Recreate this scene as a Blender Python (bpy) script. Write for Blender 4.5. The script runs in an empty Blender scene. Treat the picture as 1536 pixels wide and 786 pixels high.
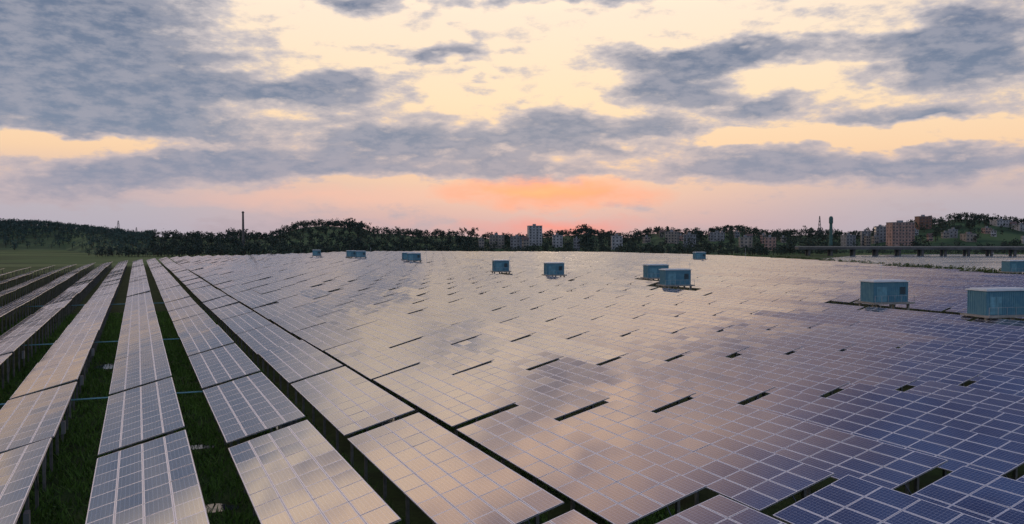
import bpy, math, random
import numpy as np
from mathutils import Vector
rng=np.random.default_rng(7); random.seed(7)
F=1200.0; HZ=358.0; CX=768.0; CH=12.5
TH=math.radians(25.1); C,S=math.cos(TH),math.sin(TH)
scene=bpy.context.scene
COL=scene.collection
def lin(r,g,b,k=1.0):
    f=lambda c:(c/255/12.92 if c/255<=0.04045 else ((c/255+0.055)/1.055)**2.4)*k
    return (f(r),f(g),f(b),1.0)
def W(X,t): return (X*C-t*S, X*S+t*C)
def px2w(px,z): return ((px-CX)/F*z, z)
# ---------------------------------------------------------------- node helper
class NT:
    def __init__(s,nt): s.nt=nt; s.L=nt.links
    def node(s,t,**k):
        n=s.nt.nodes.new(t)
        for a,b in k.items(): setattr(n,a,b)
        return n
    def put(s,sock,v):
        if isinstance(v,bpy.types.NodeSocket): s.L.new(v,sock)
        elif v is not None: sock.default_value=v
    def m(s,op,a,b=None,c=None,clamp=False):
        n=s.node('ShaderNodeMath',operation=op,use_clamp=clamp)
        for i,v in enumerate((a,b,c)):
            if v is not None: s.put(n.inputs[i],v)
        return n.outputs[0]
    def v(s,op,a,b=None):
        n=s.node('ShaderNodeVectorMath',operation=op)
        s.put(n.inputs[0],a)
        if b is not None: s.put(n.inputs[1],b)
        return n.outputs['Value'] if op in('LENGTH','DOT_PRODUCT') else n.outputs[0]
    def mr(s,v,a,b,c=0.0,d=1.0,smooth=True):
        n=s.node('ShaderNodeMapRange'); n.interpolation_type='SMOOTHSTEP' if smooth else 'LINEAR'
        for i,x in enumerate((v,a,b,c,d)): s.put(n.inputs[i],x)
        return n.outputs[0]
    def noise(s,vec,scale,detail=4,rough=.5,col=False,dist=0.0):
        n=s.node('ShaderNodeTexNoise'); s.put(n.inputs['Vector'],vec)
        n.inputs['Scale'].default_value=scale; n.inputs['Detail'].default_value=detail
        n.inputs['Roughness'].default_value=rough; n.inputs['Distortion'].default_value=dist
        return n.outputs['Color'] if col else n.outputs[0]
    def mix(s,f,a,b,bt='MIX'):
        n=s.node('ShaderNodeMix',data_type='RGBA',blend_type=bt)
        s.put(n.inputs[0],f); s.put(n.inputs[6],a); s.put(n.inputs[7],b)
        return n.outputs[2]
    def ramp(s,f,stops):
        n=s.node('ShaderNodeValToRGB'); s.put(n.inputs[0],f)
        e=n.color_ramp.elements
        while len(e)<len(stops): e.new(0.5)
        for i,(p,c) in enumerate(stops): e[i].position=p; e[i].color=c
        return n.outputs[0]
def newmat(name):
    m=bpy.data.materials.new(name); m.use_nodes=True
    m.node_tree.nodes.clear()
    t=NT(m.node_tree)
    o=t.node('ShaderNodeOutputMaterial'); p=t.node('ShaderNodeBsdfPrincipled')
    t.L.new(p.outputs[0],o.inputs[0])
    return m,t,p
def simple(name,col,rough=.7,metal=0.0,var=.25,scale=1.5):
    m,t,p=newmat(name)
    g=t.node('ShaderNodeNewGeometry')
    n=t.noise(g.outputs['Position'],scale,2,.6)
    f=t.mr(n,.3,.7,1-var,1+var,False)
    c=t.mix(1.0,(*col,1),t.v('MULTIPLY',f,(1,1,1)),'MULTIPLY')
    t.put(p.inputs['Base Color'],c); p.inputs['Roughness'].default_value=rough; p.inputs['Metallic'].default_value=metal
    return m
# ---------------------------------------------------------------- mesh helper
def build(name,q,mats,uv=None,mi=None,rnd=None,parent=None):
    q=np.asarray(q,dtype=np.float32).reshape(-1,4,3); n=len(q)
    me=bpy.data.meshes.new(name)
    me.vertices.add(n*4); me.vertices.foreach_set('co',q.ravel())
    me.loops.add(n*4); me.loops.foreach_set('vertex_index',np.arange(n*4,dtype=np.int32))
    me.polygons.add(n); me.polygons.foreach_set('loop_start',np.arange(0,n*4,4,dtype=np.int32))
    if mi is not None: me.polygons.foreach_set('material_index',np.asarray(mi,dtype=np.int32))
    me.update(calc_edges=True)
    if uv is not None:
        l=me.uv_layers.new(name='UVMap'); l.data.foreach_set('uv',np.asarray(uv,dtype=np.float32).ravel())
    if rnd is not None:
        a=me.attributes.new('rnd','FLOAT','FACE'); a.data.foreach_set('value',np.asarray(rnd,dtype=np.float32))
    for m in mats: me.materials.append(m)
    o=bpy.data.objects.new(name,me); COL.objects.link(o)
    if parent: o.parent=parent
    return o
BF=np.array([[0,1,3,2],[4,6,7,5],[0,4,5,1],[2,3,7,6],[0,2,6,4],[1,5,7,3]])
def boxq(x0,x1,y0,y1,z0,z1):
    v=np.array([[x,y,z] for x in(x0,x1) for y in(y0,y1) for z in(z0,z1)],dtype=float)
    return v[BF]
def rot(q,ang,off):
    c,s=math.cos(ang),math.sin(ang); q=np.asarray(q,dtype=float)
    o=q.copy(); o[...,0]=q[...,0]*c-q[...,1]*s+off[0]; o[...,1]=q[...,0]*s+q[...,1]*c+off[1]; o[...,2]=q[...,2]+off[2]
    return o
def empty(name,loc=(0,0,0)):
    e=bpy.data.objects.new(name,None); e.location=loc; COL.objects.link(e); return e

# ================================================================= WORLD SKY
w=bpy.data.worlds.new('World'); scene.world=w; w.use_nodes=True
w.cycles.sampling_method='NONE'
w.node_tree.nodes.clear(); t=NT(w.node_tree)
out=t.node('ShaderNodeOutputWorld'); bg=t.node('ShaderNodeBackground'); t.L.new(bg.outputs[0],out.inputs[0])
tc=t.node('ShaderNodeTexCoord'); sep=t.node('ShaderNodeSeparateXYZ'); t.L.new(tc.outputs['Generated'],sep.inputs[0])
az=t.m('ARCTAN2',sep.outputs[0],sep.outputs[1]); el=t.m('ARCSINE',sep.outputs[2])
cmb=t.node('ShaderNodeCombineXYZ'); t.put(cmb.inputs[0],az); t.put(cmb.inputs[1],el)
P=cmb.outputs[0]
wn=t.noise(t.v('MULTIPLY',P,(1,2.2,1)),10,4,.6,col=True)
warp=t.v('MULTIPLY',t.v('SUBTRACT',wn,(.5,.5,.5)),(.13,.05,0))
Pw=t.v('ADD',P,warp)
def ell(px,py,rx,ry,A):
    a=math.atan((px-CX)/F); e=math.atan((HZ-py)/F*math.cos(a)); k=math.cos(a)**2
    d=t.v('LENGTH',t.v('MULTIPLY',t.v('SUBTRACT',Pw,(a,e,0)),(F/rx/k,F/ry/math.cos(a),0)))
    return t.mr(d,0.0,1.35,A,0.0,False)
clouds=[(60,60,330,120,1.9),(150,165,220,44,.8),(440,140,190,24,1.2),(545,118,80,12,.7),
(660,215,430,40,1.25),(900,190,170,30,.7),(350,250,260,28,.7),(1090,85,230,20,1.5),(1000,128,100,26,1.2),(1150,155,110,22,1.2),
(1430,95,170,44,1.5),(1500,25,110,26,1.1),(1400,175,280,24,.9),(1330,247,380,32,1.35),(110,270,300,32,1.0),
(520,8,90,18,1.0),(790,2,200,12,1.0),(660,80,120,12,1.1),(720,258,520,16,.7),
(640,-150,140,45,1.1),(480,-330,300,50,.5),(980,-220,240,45,.8),(300,-90,160,30,.7),
(110,208,220,12,-1.0),(1230,203,260,14,-1.4),(815,292,130,14,-1.3),(480,297,220,10,-.8),(930,205,60,10,-.7)]
M=None
for c_ in clouds:
    e_=ell(*c_); M=e_ if M is None else t.m('ADD',M,e_)
n1=t.noise(t.v('MULTIPLY',P,(7,19,1)),1.0,8,.62,dist=.1)
n2=t.noise(t.v('MULTIPLY',P,(30,75,1)),1.0,4,.62)
dens=t.m('ADD',t.m('ADD',M,.02),t.m('ADD',t.m('MULTIPLY',t.m('SUBTRACT',n1,.5),2.7),t.m('MULTIPLY',t.m('SUBTRACT',n2,.5),1.2)))
cloud=t.mr(dens,.04,.52); core=t.mr(dens,.38,1.02)
base=t.ramp(el,[(0,lin(178,158,168)),(.018,lin(196,166,170)),(.05,lin(224,186,170)),(.10,lin(244,206,168)),(.17,lin(250,222,186)),(.27,lin(252,230,206)),(.33,lin(255,228,200,1.2)),(.46,lin(255,214,184,1.2)),(.62,lin(215,180,172)),(.95,lin(120,140,180))])
cl_l=t.ramp(el,[(0,lin(170,158,170)),(.05,lin(186,172,178)),(.13,lin(188,180,186)),(.29,lin(190,186,192)),(.36,lin(205,186,184)),(.6,lin(175,150,155)),(1,lin(100,115,150))])
cl_d=t.ramp(el,[(0,lin(155,150,166)),(.05,lin(142,146,166)),(.13,lin(118,132,155)),(.29,lin(94,111,138)),(.36,lin(112,114,134)),(.6,lin(106,102,122)),(1,lin(70,85,120))])
side=t.m('MULTIPLY',t.mr(t.m('ABSOLUTE',t.m('SUBTRACT',az,.03)),.10,.5),t.mr(el,.11,.03))
base=t.mix(t.m('MULTIPLY',side,.8),base,lin(172,172,186))
colr=t.mix(t.m('MULTIPLY',cloud,.85),base,cl_l)
cshade=t.mix(t.mr(n2,.35,.65,0,.4),cl_d,cl_l)
colr=t.mix(t.m('MULTIPLY',core,.97),colr,cshade)
g1=ell(820,290,150,22,1.0); g2=ell(832,340,110,14,1.0); g3=ell(480,297,220,14,1.0); g4=ell(812,288,80,12,1.0)
inv=t.m('SUBTRACT',1.0,t.m('MULTIPLY',core,.8))
colr=t.mix(t.m('MULTIPLY',t.m('MULTIPLY',g3,.6),inv),colr,lin(240,186,166))
colr=t.mix(t.m('MULTIPLY',t.m('MULTIPLY',t.m('POWER',g1,.7),t.mr(n1,.32,.55,.35,1)),inv),colr,lin(255,154,118))
colr=t.mix(t.m('MULTIPLY',t.m('MULTIPLY',g4,.8),inv),colr,lin(255,182,130))
colr=t.mix(t.m('MULTIPLY',g2,.65),colr,lin(242,125,118))
blu=t.mr(t.m('ADD',el,t.m('MULTIPLY',az,.45)),.42,.71)
colr=t.mix(t.m('MULTIPLY',blu,.95),colr,t.mix(t.mr(n1,.35,.65),lin(22,46,94),lin(62,88,140)))
back=t.mr(sep.outputs[1],.1,-.5)
colr=t.mix(t.m('MULTIPLY',back,.85),colr,lin(168,178,200))
colr=t.mix(t.mr(el,-.005,-.03),colr,lin(60,65,75))
sky=t.node('ShaderNodeTexSky'); sky.sky_type='NISHITA'; sky.sun_disc=False
sky.sun_elevation=math.radians(5); sky.sun_rotation=math.radians(2.5)
add=t.mix(1.0,colr,t.v('MULTIPLY',sky.outputs[0],(.002,.002,.002)),'ADD')
t.put(bg.inputs[0],add); bg.inputs[1].default_value=1.05
sun=bpy.data.lights.new('sun','SUN'); sun.energy=.4; sun.angle=math.radians(12); sun.color=(1,.75,.55)
so=bpy.data.objects.new('sun',sun); COL.objects.link(so)
a_,e_=math.radians(2.5),math.radians(5)
d=Vector((math.sin(a_)*math.cos(e_),math.cos(a_)*math.cos(e_),math.sin(e_)))
so.rotation_euler=d.to_track_quat('Z','Y').to_euler()

# ================================================================= MATERIALS
mp,t,p=newmat('solar_glass')
uvn=t.node('ShaderNodeUVMap'); sp=t.node('ShaderNodeSeparateXYZ'); t.L.new(uvn.outputs[0],sp.inputs[0])
u,v=sp.outputs[0],sp.outputs[1]
def edge(x): return t.m('SUBTRACT',.5,t.m('ABSOLUTE',t.m('SUBTRACT',t.m('FRACT',x),.5)))
fr=t.m('MAXIMUM',t.m('LESS_THAN',edge(u),.026),t.m('LESS_THAN',edge(v),.044))
cl=t.m('MAXIMUM',t.m('LESS_THAN',edge(t.m('MULTIPLY',t.m('FRACT',u),10)),.06),t.m('LESS_THAN',edge(t.m('MULTIPLY',t.m('FRACT',v),6)),.06))
at=t.node('ShaderNodeAttribute'); at.attribute_name='rnd'
cc=t.mix(at.outputs['Fac'],(.004,.014,.055,1),(.020,.022,.048,1))
cc=t.mix(t.m('MULTIPLY',cl,.9),cc,(.28,.31,.38,1))
cc=t.mix(fr,cc,(.86,.89,.93,1))
t.put(p.inputs['Base Color'],cc)
t.put(p.inputs['Roughness'],t.m('ADD',t.m('MULTIPLY',fr,.4),t.m('ADD',.06,t.m('MULTIPLY',at.outputs['Fac'],.08))))
p.inputs['IOR'].default_value=4.8
t.put(p.inputs['Metallic'],t.m('MULTIPLY',fr,.2))
m_alu=simple('aluminium_frame',(.42,.44,.47),.4,.6,.1)
m_back=simple('panel_backsheet',(.10,.11,.12),.6,0,.1)
m_steel=simple('galvanised_steel',(.16,.17,.18),.5,.5,.2)
m_post=simple('concrete_post',(.20,.20,.19),.85,0,.25,3)
m_gr,t,p=newmat('ground_grass')
g=t.node('ShaderNodeNewGeometry'); pos=g.outputs['Position']
a=t.noise(pos,.35,5,.65); b=t.noise(t.v('MULTIPLY',pos,(.6,2.2,1)),.012,4,.6); c=t.noise(pos,4,3,.7)
col=t.ramp(a,[(.3,(.03,.05,.016,1)),(.5,(.05,.10,.025,1)),(.7,(.09,.14,.04,1))])
far=t.ramp(b,[(.38,(.035,.07,.028,1)),(.5,(.07,.15,.045,1)),(.62,(.14,.21,.08,1))])
sy=t.node('ShaderNodeSeparateXYZ'); t.L.new(pos,sy.inputs[0])
col=t.mix(t.mr(sy.outputs[1],260,420),col,far)
col=t.mix(t.mr(c,.35,.7,.0,.4),col,(.015,.022,.008,1))
t.put(p.inputs['Base Color'],col); p.inputs['Roughness'].default_value=.9; p.inputs['Specular IOR Level'].default_value=.15
def water(name,bs,bd_,ro,bc):
    m,t,p=newmat(name)
    g=t.node('ShaderNodeNewGeometry'); n=t.noise(t.v('MULTIPLY',g.outputs['Position'],(.6,1.4,1)),1.2,3,.6)
    n5=t.noise(t.v('MULTIPLY',g.outputs['Position'],(.01,.06,1)),1,3,.6)
    t.put(p.inputs['Base Color'],t.mix(n5,(*bc,1),(bc[0]*1.4,bc[1]*1.4,bc[2]*1.4,1))); t.put(p.inputs['Roughness'],t.mr(n5,.35,.65,ro*.6,ro*1.3)); p.inputs['IOR'].default_value=1.4
    bp=t.node('ShaderNodeBump'); bp.inputs['Strength'].default_value=bs; bp.inputs['Distance'].default_value=bd_
    t.L.new(n,bp.inputs['Height']); t.L.new(bp.outputs[0],p.inputs['Normal']); return m
m_wa=water('water',.2,.04,.06,(.05,.06,.06)); m_lake=water('lake_water',.12,.05,.2,(.12,.19,.24))
def foliage(name,c0,c1):
    m,t,p=newmat(name)
    at=t.node('ShaderNodeAttribute'); at.attribute_name='rnd'
    g=t.node('ShaderNodeNewGeometry'); n=t.noise(g.outputs['Position'],.02,2,.6)
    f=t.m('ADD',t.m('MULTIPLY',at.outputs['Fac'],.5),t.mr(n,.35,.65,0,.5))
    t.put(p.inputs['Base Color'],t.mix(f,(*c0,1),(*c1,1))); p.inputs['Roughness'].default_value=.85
    p.inputs['Specular IOR Level'].default_value=.15
    return m
m_fo=foliage('foliage',(.028,.044,.044),(.062,.088,.068))  # bluish tree-line greens; aerial haze is painted into the colour
m_fo_far=foliage('foliage_hazy',(.05,.085,.085),(.08,.125,.10))  # paler leaves for the left hill, distance haze baked into the colour
m_gb=foliage('grass_blades',(.08,.16,.03),(.20,.34,.07))
m_bark=simple('bark',(.05,.04,.03),.9)
m_hill,t,p=newmat('hill_meadow')  # meadow patches, with some far haze mixed into the greens
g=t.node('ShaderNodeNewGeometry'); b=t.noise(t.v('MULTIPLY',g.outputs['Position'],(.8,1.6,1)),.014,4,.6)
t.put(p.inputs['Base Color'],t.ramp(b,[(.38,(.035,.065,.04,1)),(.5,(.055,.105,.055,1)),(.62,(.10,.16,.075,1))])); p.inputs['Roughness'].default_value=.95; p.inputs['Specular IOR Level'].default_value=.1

# ================================================================= GROUND
def grid_ground():
    xs=np.array([-9000,-3000,-1200,-500,-200,-80,0,80,200,500,1200,3000,9000.]); ys=np.array([-2000,-300,-50,0,60,150,300,600,1200,3000,9000.])
    q=[]
    for i in range(len(xs)-1):
        for j in range(len(ys)-1):
            q.append([[xs[i],ys[j],0],[xs[i+1],ys[j],0],[xs[i+1],ys[j+1],0],[xs[i],ys[j+1],0]])
    return q
build('ground',grid_ground(),[m_gr])
def ngon(name,pts,z,mat):
    me=bpy.data.meshes.new(name); me.from_pydata([(x,y,z) for x,y in pts],[],[list(range(len(pts)))]); me.materials.append(mat)
    me.update()
    o=bpy.data.objects.new(name,me); COL.objects.link(o)
    if me.polygons[0].normal.z<0: me.flip_normals()
    return o
lk=[(1225,389),(1262,393),(1300,397),(1400,403),(1536,411),(1700,420),(2100,436),(2300,398),(1900,382),(1536,381.5),(1400,381.5),(1290,382.5)]
ngon('lake',[px2w(a,15000/(b-358)) for a,b in lk],.05,m_lake)

# ================================================================= HUTS (list first, tables avoid them)
huts=[]
for px,z,wd in [(751,236,4.4),(831,212,4.7),(984,196,5.4),(1013,166,5.6),(1049,378,5.2),(1327,121,6.0),(1502,101,7.2),
                (612,366,5.2),(621,352,5.6),(527,425,5.0),(541,415,5.0),(475,450,4.5),(1524,232,7.0)]:
    x,y=px2w(px,z); huts.append((x,y,wd,x*C+y*S,-x*S+y*C))
# ================================================================= SOLAR ROWS
AL=math.radians(14.2); HL=1.8
PIT=5.85; ML=1.628; MW=1.0
def tmax(X): return float(np.interp(X,[-45,2,33,120,211,305,316,340],[300,427,498,580,614,500,370,300]))
def tmin(X):
    a=max(-6 if X<8 else 6,.42*X-22)
    return max(a,float(np.interp(X,[190,205,216,270,314,330],[-50,60,136,251,366,420])))
rows=0;ntab=0
for i in range(-8,54):
    Xl=2.07+PIT*i-3.93
    Q=[];UV=[];MI=[];RN=[]
    def addq(q,mi,uv=None,rn=0.0):
        q=np.asarray(q).reshape(-1,4,3); k=len(q); Q.append(q); MI.append(np.full(k,mi))
        UV.append(np.zeros((k,4,2)) if uv is None else uv); RN.append(np.full(k,rn) if np.isscalar(rn) else rn)
    jit=random.uniform(-.2,.2)
    base=43.1-.12*(Xl+3.9)+jit
    for j in range(-6,40):
        t1=base+17.05*j; L=16.34; t0=t1-L; tm=(t0+t1)/2; Xc=Xl+2
        if tm<tmin(Xc) or tm>tmax(Xc): continue
        if any(abs(Xc-h[3])<4.6 and abs(tm-h[4])<11.5 for h in huts): continue
        if 98<Xc<110 and 52<tm<106: continue
        ntab+=1
        x_,y_=W(Xc,tm); dist=math.hypot(x_,y_); near=dist<160
        und=.12*math.sin(Xc*.045+1)+.12*math.sin(tm*.03+Xc*.02)+random.gauss(0,.03)
        da=random.gauss(0,.011); dp=random.gauss(0,.004)
        ca,sa=math.cos(AL+da),math.sin(AL+da)
        def T(a,b,c):
            a=np.asarray(a,float);b=np.asarray(b,float);c=np.asarray(c,float)
            X=Xl+a*ca-c*sa; h=HL+und+a*sa+c*ca+(b-8.2)*dp; tt=t0+b
            return np.stack([X*C-tt*S,X*S+tt*C,h],-1)
        g=.009
        aa=np.arange(4)[:,None]; bb=np.arange(10)[None,:]
        a0=(aa*1.012+g)*np.ones((4,10)); a1=a0+MW; b0=(bb*(ML+.006)+g)*np.ones((4,10)); b1=b0+ML-.005
        ta=rng.normal(0,.0028,(4,10)); tb=rng.normal(0,.0038,(4,10))
        qa=np.stack([a0,a1,a1,a0],-1); qb=np.stack([b0,b0,b1,b1],-1)
        qc=np.stack([-ta/2-tb*.8,ta/2-tb*.8,ta/2+tb*.8,-ta/2+tb*.8],-1)+.02
        uu=np.stack([bb+0*aa,bb+0*aa,bb+1+0*aa,bb+1+0*aa],-1); vv=np.stack([aa+0*bb,aa+1+0*bb,aa+1+0*bb,aa+0*bb],-1)
        rn=np.clip(random.random()*.6+rng.random((4,10))*.4,0,1)
        addq(T(qa,qb,qc).reshape(-1,4,3),0,np.stack([uu,vv],-1).reshape(-1,4,2).astype(float),rn.ravel())
        def tb_box(a0,a1,b0,b1,c0,c1):
            v=boxq(a0,a1,b0,b1,c0,c1); return T(v[...,0],v[...,1],v[...,2])
        s=tb_box(0,4.06,0,L,-.035,.002)
        addq(s[:4],1); addq(s[4:5],2) ; addq(s[5:6],1)
        def post(a,b,wd,top):
            X=Xl+a*ca; h1=HL+und+a*sa+top+(b-8.2)*dp
            v=boxq(X-wd,X+wd,t0+b-wd,t0+b+wd,-.2,h1)[:4]
            o=v.copy(); o[...,0]=v[...,0]*C-v[...,1]*S; o[...,1]=v[...,0]*S+v[...,1]*C
            addq(o,4)
        bs=[1.1,4.65,8.2,11.7,15.2] if dist<260 else [1.1,8.2,15.2]
        for b in bs:
            post(3.5,b,.07,-.12)
            if near:
                post(.7,b,.07,-.12)
                addq(tb_box(.15,3.9,b-.04,b+.04,-.17,-.09),3)
        if near:
            for a in (.45,1.5,2.5,3.6): addq(tb_box(a-.03,a+.03,.05,L-.05,-.09,-.037),3)
            if dist<90:
                for b in bs[::2]:
                    p0=np.array([Xl+3.45,t0+b,.9]); p1=np.array([Xl+3.45,t0+b+1.7 if b<14 else t0+b-1.7,HL+und+3.45*sa-.15])
                    e=.025; pr=[]
                    for dx,dz in((-e,-e),(e,-e),(e,e),(-e,e)): pr.append((p0+[dx,0,dz],p1+[dx,0,dz]))
                    qs=np.array([[pr[k][0],pr[(k+1)%4][0],pr[(k+1)%4][1],pr[k][1]] for k in range(4)])
                    o=qs.copy(); o[...,0]=qs[...,0]*C-qs[...,1]*S; o[...,1]=qs[...,0]*S+qs[...,1]*C
                    addq(o,3)
                v=boxq(Xl+3.6,Xl+3.8,t0+8.4,t0+8.9,1.2,1.9); o=v.copy(); o[...,0]=v[...,0]*C-v[...,1]*S; o[...,1]=v[...,0]*S+v[...,1]*C
                addq(o,1)
    if Q:
        rows+=1
        build('solar_panel_row',np.concatenate(Q),[mp,m_alu,m_back,m_steel,m_post],np.concatenate(UV),np.concatenate(MI),np.concatenate(RN))
print('rows',rows,'tables',ntab)

# ================================================================= HUT MODELS
m_teal,t,p=newmat('teal_painted_steel')
g=t.node('ShaderNodeNewGeometry'); n=t.noise(g.outputs['Position'],1.3,4,.65)
t.put(p.inputs['Base Color'],t.mix(t.mr(n,.4,.75),(.065,.20,.29,1),(.11,.26,.33,1))); p.inputs['Roughness'].default_value=.5
m_tealw=simple('teal_door_paint',(.12,.29,.37),.5)
m_roof=simple('white_roof_sheet',(.62,.68,.72),.5,0,.1)
m_dark=simple('dark_louvre',(.03,.04,.045),.6)
m_conc=simple('concrete',(.28,.27,.25),.9,0,.2)
m_concd=simple('hazed_concrete',(.08,.085,.09),.9,0,.3,.2)  # viaduct concrete; haze of distance put into its base tone
for x,y,wd,X_,t_ in huts:
    e=empty('inverter_hut',(x,y,0)); ang=TH*.55
    hw=wd/2; hd=1.5; z0=3.0; z1=6.0
    def part(nm,qs,mat):
        build(nm,rot(np.concatenate(qs),ang,(0,0,0)),[mat],parent=e)
    walls=[boxq(-hw,hw,-hd,hd,z0,z1)]
    k=int(wd/.32)
    for a in np.linspace(-hw+.12,hw-.12,k): walls.append(boxq(a-.04,a+.04,-hd-.04,-hd-.001,z0+.05,z1-.05))
    for a in np.linspace(-hd+.12,hd-.12,9):
        walls.append(boxq(-hw-.04,-hw-.001,a-.04,a+.04,z0+.05,z1-.05)); walls.append(boxq(hw+.001,hw+.04,a-.04,a+.04,z0+.05,z1-.05))
    part('walls',walls,m_teal)
    part('roof',[boxq(-hw-.18,hw+.18,-hd-.18,hd+.18,z1+.002,z1+.16),boxq(-hw+.2,hw-.2,-hd+.2,hd-.2,z1+.161,z1+.28)],m_roof)
    part('doors',[boxq(-hw+.5,-hw+1.35,-hd-.07,-hd-.041,z0+.1,z0+2.3),boxq(-hw+1.4,-hw+2.25,-hd-.07,-hd-.041,z0+.1,z0+2.3)],m_tealw)
    lv=[boxq(hw-1.5,hw-.5,-hd-.08,-hd-.041,z0+1.2+.16*q_,z0+1.3+.16*q_) for q_ in range(7)]
    part('louvres',lv,m_dark)
    part('platform',[boxq(-hw-.5,hw+.5,-hd-.9,hd+.6,z0-.25,z0-.003)],m_conc)
    st=[boxq(a-.15,a+.15,b-.15,b+.15,-.3,z0-.252) for a in(-hw,0,hw) for b in(-hd,hd)]
    part('stilts',st,m_conc)
    rl=[boxq(a-.02,a+.02,-hd-.87,-hd-.83,z0,z0+1.0) for a in np.linspace(-hw-.4,hw+.4,7)]+[boxq(-hw-.45,hw+.45,-hd-.869,-hd-.831,z0+1.001,z0+1.04)]
    part('railing',rl,m_alu)
for px,z,h in [(1322,124,8.8),(1035,170,7.6),(846,214,8.0),(1490,240,8.5),(640,352,8),(1118,380,8),(765,238,7.5),(556,415,8)]:
    x,y=px2w(px,z); q=[]
    for k in range(6):
        a0,a1=k*math.pi/3,(k+1)*math.pi/3; r0,r1=.07,.025
        q.append([[r0*math.cos(a0),r0*math.sin(a0),0],[r0*math.cos(a1),r0*math.sin(a1),0],[r1*math.cos(a1),r1*math.sin(a1),h],[r1*math.cos(a0),r1*math.sin(a0),h]])
    q=np.array(q); q=np.concatenate([q,boxq(-.35,.35,-.03,.03,h-.5,h-.44)])
    build('lightning_rod',rot(q,0,(x,y,0)),[m_roof])
def tube(name,p0,p1,r,mat,sides=8):
    p0,p1=Vector(p0),Vector(p1); d=(p1-p0).normalized(); a=d.orthogonal().normalized(); b=d.cross(a); q=[]
    for k in range(sides):
        c0,c1=[a*math.cos(x)*r+b*math.sin(x)*r for x in(2*math.pi*k/sides,2*math.pi*(k+1)/sides)]
        q.append([p0+c0,p0+c1,p1+c1,p1+c0])
    return build(name,[[list(v) for v in f] for f in q],[mat])
m_pipe=simple('blue_pvc_pipe',(.22,.5,.56),.5,0,.05)
for tt in (61,95,150):
    a=W(-50,tt+2+3); b=W(6.5,tt-2+3); tube('cable_conduit',(*a,1.35),(*b,1.35),.055,m_pipe)

# ================================================================= WATER PUDDLES + GRASS
pud=[(3.0,51,1.0,.5),(3.1,39,.9,.6),(3.3,33.5,1.1,.4),(-2.8,87,1.2,1.6),(9,32,.8,2),(9,43,.9,2.5),(9,58,.9,5),(14.9,38,.9,3),(14.9,29,.9,3),(-8.6,70,1,1.5),(15,55,1,6)]
pq=[]
for X,tt,rx,ry in pud:
    n=20; pts=[]
    for k in range(n):
        a=2*math.pi*k/n; r=1+.25*math.sin(3*a+X)+.15*random.random()
        pts.append((*W(X+rx*r*math.cos(a),tt+ry*r*math.sin(a)),.02))
    c0=(*W(X,tt),.02)
    for k in range(0,n,2): pq.append([c0,pts[k],pts[(k+1)%n],pts[(k+2)%n]])
build('water_puddle',pq,[m_wa])
q=[]
for i in range(-5,4):
    Xh=2.07+PIT*i; N=17000
    X=rng.uniform(Xh-1.2,Xh+2.6,N); tt=18+rng.random(N)**1.4*130
    keep=np.ones(N,bool)
    for a,b,rx,ry in pud: keep&=((X-a)/(rx*1.05))**2+((tt-b)/(ry*1.1))**2>1
    keep&=(np.sin(X*2.1+tt*.7)+np.sin(tt*1.9-X)+rng.normal(0,.7,N))>-1.2
    X,tt=X[keep],tt[keep]; n=len(X)
    x=X*C-tt*S; y=X*S+tt*C; h=rng.uniform(.12,.45,n); wd=rng.uniform(.02,.06,n); an=rng.uniform(0,6.28,n)
    dx,dy=np.cos(an)*wd,np.sin(an)*wd; lx,ly=rng.normal(0,.16,n),rng.normal(0,.16,n)
    z=np.zeros(n)
    q.append(np.stack([np.stack([x-dx,y-dy,z],-1),np.stack([x+dx,y+dy,z],-1),np.stack([x+lx+dx*.2,y+ly+dy*.2,h],-1),np.stack([x+lx-dx*.2,y+ly-dy*.2,h],-1)],1))
q=np.concatenate(q); build('grass',q,[m_gb],rnd=rng.random(len(q)))

# ================================================================= DISTANT TERRAIN
sk_x=[-500,0,60,120,160,190,210,260,330,400,430,450,490,545,560,620,680,730,790,860,880,905,940,970,1000,1040,1070,1110,1140,1200,1240,1290,1310,1390,1430,1480,1536,2000]
sk_y=[333,332,333,336,343,351,349,348,351,350,341,336,332,333,343,347,346,352,352,347,342,347,352,345,343,348,343,341,345,347,345,348,343,330,321,325,328,326]
def start(px): return np.interp(px,[-500,100,140,400,640,900,1100,1200,1536,2000],[860,800,560,560,690,640,580,640,660,660])
def crest(px): return np.interp(px,[0,190,230,2000],[1150,1150,980,980])
def hterr(px,z):
    top=np.interp(px,sk_x,sk_y); cz=crest(px); hc=CH+(HZ-top)/F*cz-6.0
    hc=np.maximum(hc,1); s=np.clip((z-start(px)-40)/(cz-start(px)-40),0,1); s=s*s*(3-2*s)
    return hc*s-.4*(1-s)+1.2*np.sin(px*.05+z*.01)*s
pxs=np.linspace(-500,2000,260); zs=np.concatenate([np.linspace(540,1350,40),[1600,2200]])
G=np.zeros((len(pxs),len(zs),3))
for a,pxx in enumerate(pxs):
    for b,z in enumerate(zs):
        G[a,b]=((pxx-CX)/F*z,z,float(hterr(pxx,z)) if z<1400 else float(hterr(pxx,1350))*(.8 if z<2000 else -.1))
q=np.stack([G[:-1,:-1],G[1:,:-1],G[1:,1:],G[:-1,1:]],2).reshape(-1,4,3)
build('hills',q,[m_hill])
blds=[(802,339,20,840),(745,353,22,800),(776,355,15,780),(836,353,15,800),(925,354,16,760),(1008,348,18,800),(1034,352,18,760),(1076,349,20,820),(1118,356,18,740),(1155,356,16,730),(1272,353,14,780),
(1298,347,12,800),(1320,340,14,830),(1350,334,34,760),(1384,325,18,900),(1425,350,16,820),(1452,351,15,800),(1500,335,22,900),(1530,341,15,880),(1580,338,24,860)]
nbig=len(blds)
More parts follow.
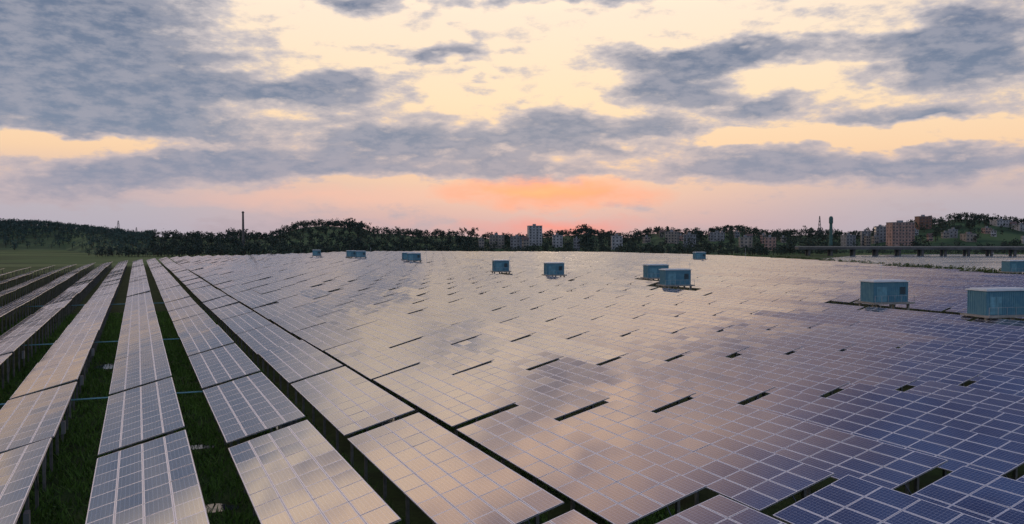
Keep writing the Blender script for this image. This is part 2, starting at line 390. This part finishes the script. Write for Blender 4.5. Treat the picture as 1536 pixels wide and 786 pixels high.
for px in list(range(975,1180,22))+list(range(1275,1600,20)):
    up=9 if px>1380 else 0
    blds.append((px+random.uniform(-7,7),random.uniform(352,359)-up*random.random(),random.uniform(6,11),random.uniform(760,890)))
for px in (722,788,865): blds.append((px,random.uniform(355,358),random.uniform(8,11),random.uniform(740,780)))
wallm=[simple('wall_cream',(.25,.235,.22),.9,0,.25,.3),simple('wall_grey',(.20,.22,.25),.9,0,.25,.3),simple('wall_pink',(.33,.23,.21),.9,0,.25,.3),simple('wall_white',(.32,.34,.37),.9,0,.25,.3),simple('wall_brick',(.18,.11,.09),.9,0,.15,.3)]
m_win=simple('window_glass',(.05,.06,.075),.2,0,.2)
m_tile=simple('roof_tiles',(.13,.09,.085),.8)
bd=[]
for k,(px,ty,wp,z) in enumerate(blds):
    big=k<nbig
    wd=wp/F*z; x,y=px2w(px,z); gz=float(hterr(px,z)); top=CH+(HZ-ty)/F*z; h=max(top-gz,6) if big else min(max(top-gz,5.5),11); dp=(10+random.random()*4) if big else wd*.8
    e=empty('apartment_building' if big else 'village_house',(x,y,gz)); ang=random.uniform(-.4,.4)
    hw=wd/2; hd=dp/2; ns=max(2,round(h/3.1)); fh=h/ns
    wm=wallm[2 if k==13 else (4 if k==14 else random.choice([0,1,1,2,3]))]
    build('walls',rot(boxq(-hw,hw,-hd,hd,-2,h),ang,(0,0,0)),[wm],parent=e)
    if big or k%3:
        rf=[boxq(-hw-.3,hw+.3,-hd-.3,hd+.3,h+.003,h+.35),boxq(-hw*.3,hw*.15,-min(2,hd*.6),min(1,hd*.6),h+.351,h+2.1)]
        build('roof',rot(np.concatenate(rf),ang,(0,0,0)),[wallm[1]],parent=e)
    else:
        r_=2.2; A_=[-hw-.4,-hd-.4,h+.01];B_=[hw+.4,-hd-.4,h+.01];C_=[hw+.4,hd+.4,h+.01];D_=[-hw-.4,hd+.4,h+.01];E_=[-hw-.4,0,h+r_];F_=[hw+.4,0,h+r_]
        build('roof',rot(np.array([[A_,B_,F_,E_],[C_,D_,E_,F_],[A_,E_,E_,D_],[B_,C_,F_,F_]]),ang,(0,0,0)),[m_tile],parent=e)
    wi=[];ba=[]; nb=max(3,round(wd/3.2)) if big else 2; ww=min(.75,wd/nb*.3)
    for s_ in range(ns):
        for b_ in range(nb):
            cx=-hw+(b_+.5)*wd/nb
            wi.append(boxq(cx-ww,cx+ww,-hd-.06,-hd-.003,s_*fh+.9,s_*fh+2.35))
            if b_%2==0: ba.append(boxq(cx-ww*1.6,cx+ww*1.6,-hd-.9,-hd-.061,s_*fh+.1,s_*fh+.8))
        for b_ in(-.5,.5):
            for sg in(-1,1):
                a0,a1=sorted((sg*(hw+.003),sg*(hw+.06))); wi.append(boxq(a0,a1,b_*hd-.6,b_*hd+.6,s_*fh+.9,s_*fh+2.3))
    build('windows',rot(np.concatenate(wi),ang,(0,0,0)),[m_win],parent=e)
    if big: build('balconies',rot(np.concatenate(ba),ang,(0,0,0)),[wm],parent=e)
    build('door',rot(boxq(-.5,.5,-hd-.1,-hd-.062,0.02,.88 if big else 2.0),ang,(0,0,0)),[m_dark],parent=e)
    bd.append((px,wp,z,ty))
def trees(name,P_,H_,mat,nq,trunk=True):
    out=[];rn=[];mi=[]
    for (x,y,z),h in zip(P_,H_):
        r=h*random.uniform(.3,.5); nl=random.randint(4,7); shade=random.random()*.5
        for l in range(nl):
            a=random.uniform(0,6.28); rr=r*random.uniform(.2,.8)
            c=np.array([x+math.cos(a)*rr,y+math.sin(a)*rr,z+h*random.uniform(.3,.82)]); R=r*random.uniform(.4,.7)
            n=max(4,nq//nl)
            dv=rng.normal(size=(n,3)); dv/=np.linalg.norm(dv,axis=1)[:,None]; dv*=(rng.random((n,1))**.4)*R*np.array([1,1,.85])
            cen=c+dv; s=rng.uniform(.10,.2,(n,1))*h*.5
            u_=rng.normal(size=(n,3)); u_/=np.linalg.norm(u_,axis=1)[:,None]; v_=np.cross(u_,rng.normal(size=(n,3))); v_/=np.linalg.norm(v_,axis=1)[:,None]
            out.append(np.stack([cen-u_*s,cen-v_*s*.7,cen+u_*s,cen+v_*s*.7],1))
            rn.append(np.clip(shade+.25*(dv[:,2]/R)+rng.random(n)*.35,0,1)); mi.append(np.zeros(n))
        if trunk:
            wt=h*.018; b=boxq(x-wt,x+wt,y-wt,y+wt,z-.5,z+h*.6)[:4]; b=b.copy()
            out.append(b); rn.append(np.zeros(4)); mi.append(np.ones(4))
    return build(name,np.concatenate(out),[mat,m_bark],rnd=np.concatenate(rn),mi=np.concatenate(mi))
def scatter(n,x0,x1,zf,hmin=5,hmax=11):
    P_=[];H_=[]
    while len(P_)<n:
        px=random.uniform(x0,x1); s0=float(start(px)); cz=float(crest(px))
        z=s0+(cz+30-s0)*random.random()**zf
        skip=False
        for b in bd:
            if abs(px-b[0])<b[1]/2+4 and z<b[2]+12 and random.random()<(.88 if z>b[2]-90 else .15): skip=True;break
        if skip: continue
        x,y=px2w(px,z); h=random.uniform(hmin,hmax)*(1.25 if math.sin(px*.11)+math.sin(px*.037+1)>1.0 else 1)
        P_.append((x,y,float(hterr(px,z))-.5)); H_.append(h)
    return P_,H_
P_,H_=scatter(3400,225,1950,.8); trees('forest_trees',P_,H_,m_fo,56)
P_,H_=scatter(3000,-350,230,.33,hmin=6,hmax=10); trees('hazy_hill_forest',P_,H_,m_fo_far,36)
P_=[];H_=[]
for k in range(520):
    px=random.uniform(130,1250); z=float(start(px))+random.uniform(-15,25); x,y=px2w(px,z); P_.append((x,y,-.3)); H_.append(random.uniform(3,8.5))
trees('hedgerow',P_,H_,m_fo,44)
for k,(px,ty) in enumerate([(440,335),(455,332),(492,329),(508,331),(527,331),(543,333),(884,339),(872,342),(968,340),(1002,338),(1068,339),(1090,336),(1108,337),(1437,319),(1408,329),(1462,321),(1185,343),(625,342),(660,341),(912,343)]):
    z=930; x,y=px2w(px,z); gz=float(hterr(px,z)); h=CH+(HZ-ty)/F*z-gz
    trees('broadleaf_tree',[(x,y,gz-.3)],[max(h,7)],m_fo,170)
P_=[];H_=[]
for k in range(900):
    s=random.random(); px=1090+s*620; yb=np.interp(px,[1090,1180,1260,1330,1400,1536,1710],[385,388.5,394,400,405,414.5,428]); z=15000/(yb-358)+random.uniform(-3,12)
    x,y=px2w(px,z); P_.append((x,y,-.6)); H_.append(random.uniform(1.6,3.0))
trees('shrub_bank',P_,H_,foliage('scrub',(.035,.06,.02),(.11,.16,.05)),26,False)
P_=[];H_=[]
for k in range(520):
    px=random.uniform(1130,1950); z=648+random.uniform(-6,25); x,y=px2w(px,z); P_.append((x,y,-.5)); H_.append(random.uniform(2.5,5))
trees('lakeside_shrubs',P_,H_,m_fo,30,False)
# viaduct
e=empty('viaduct',(0,0,0)); A=np.array(px2w(1195,590)); B=np.array(px2w(2000,560)); L=np.linalg.norm(B-A); ang=math.atan2(B[1]-A[1],B[0]-A[0])
off=(A[0],A[1],0)
build('deck',rot(boxq(0,L,-5,5,4.6,6.3),ang,off),[m_concd],parent=e)
build('parapets',rot(np.concatenate([boxq(0,L,-5.2,-4.95,6.303,7.0),boxq(0,L,4.95,5.2,6.303,7.0)]),ang,off),[m_conc],parent=e)
pr=[]
for a in np.arange(8,L,16): pr+= [boxq(a-.8,a+.8,-3.8,-2.2,-1,4.2),boxq(a-.8,a+.8,2.2,3.8,-1,4.2),boxq(a-1,a+1,-4.6,4.6,4.201,4.598)]
build('piers',rot(np.concatenate(pr),ang,off),[m_concd],parent=e)
def lathe(prof,sides=14):
    q=[]
    for (r0,z0),(r1,z1) in zip(prof[:-1],prof[1:]):
        for k in range(sides):
            a0,a1=2*math.pi*k/sides,2*math.pi*(k+1)/sides
            q.append([[r0*math.cos(a0),r0*math.sin(a0),z0],[r0*math.cos(a1),r0*math.sin(a1),z0],[r1*math.cos(a1),r1*math.sin(a1),z1],[r1*math.cos(a0),r1*math.sin(a0),z1]])
    return np.array(q)
z=700; top=CH+(358-317)/F*z; x,y=px2w(365,z)
build('factory_chimney',rot(lathe([(1.25,-1),(1.0,top*.5),(.8,top-1.5),(1.15,top-1.4),(1.15,top-.6),(.8,top-.5),(.7,top),(.01,top+.01)]),0,(x,y,0)),[simple('dark_concrete',(.12,.11,.11),.9)])
z=690; top=CH+(358-325)/F*z; x,y=px2w(1246,z)
build('water_tower',rot(lathe([(1.9,-1),(1.5,top*.35),(1.2,top*.8),(1.7,top*.83),(1.7,top*.96),(1.2,top),(.01,top+.5)]),0,(x,y,0)),[simple('green_painted_concrete',(.05,.12,.12),.8)])
def lattice(px,z,ty,wb):
    x,y=px2w(px,z); g0=float(hterr(px,z)); top=CH+(HZ-ty)/F*z; h=top-g0; q=[]; n=6; r=.16
    def bar(p0,p1):
        p0,p1=np.array(p0,float),np.array(p1,float)
        for dx,dy in((r,0),(0,r)):
            o=np.array([dx,dy,0]); q.append([p0-o,p0+o,p1+o,p1-o])
    ws=[wb*(1-.85*k/n) for k in range(n+1)]; zs=[h*k/n for k in range(n+1)]
    for k in range(n):
        c0=[(sx*ws[k],sy*ws[k],zs[k]) for sx,sy in((-1,-1),(1,-1),(1,1),(-1,1))]; c1=[(sx*ws[k+1],sy*ws[k+1],zs[k+1]) for sx,sy in((-1,-1),(1,-1),(1,1),(-1,1))]
        for m in range(4): bar(c0[m],c1[m]); bar(c0[m],c1[(m+1)%4]); bar(c1[m],c1[(m+1)%4])
    for f_ in(.72,.86): bar((-wb*1.3,0,h*f_),(wb*1.3,0,h*f_))
    build('transmission_pylon',rot(np.array(q),0,(x,y,g0)),[m_steel])
lattice(178,1150,331,2.6); lattice(1229,900,324,1.8); lattice(205,1200,341,2.2)

# ================================================================= CAMERA
cam=bpy.data.cameras.new('camera'); cam.sensor_width=36; cam.lens=F/1536*36; cam.clip_end=20000; cam.clip_start=.1
co=bpy.data.objects.new('camera',cam); COL.objects.link(co); co.location=(0,0,CH)
co.rotation_euler=(math.radians(90)-math.atan(35/F),0,0); scene.camera=co
scene.view_settings.view_transform='Standard'; scene.view_settings.look='None'; scene.view_settings.exposure=0
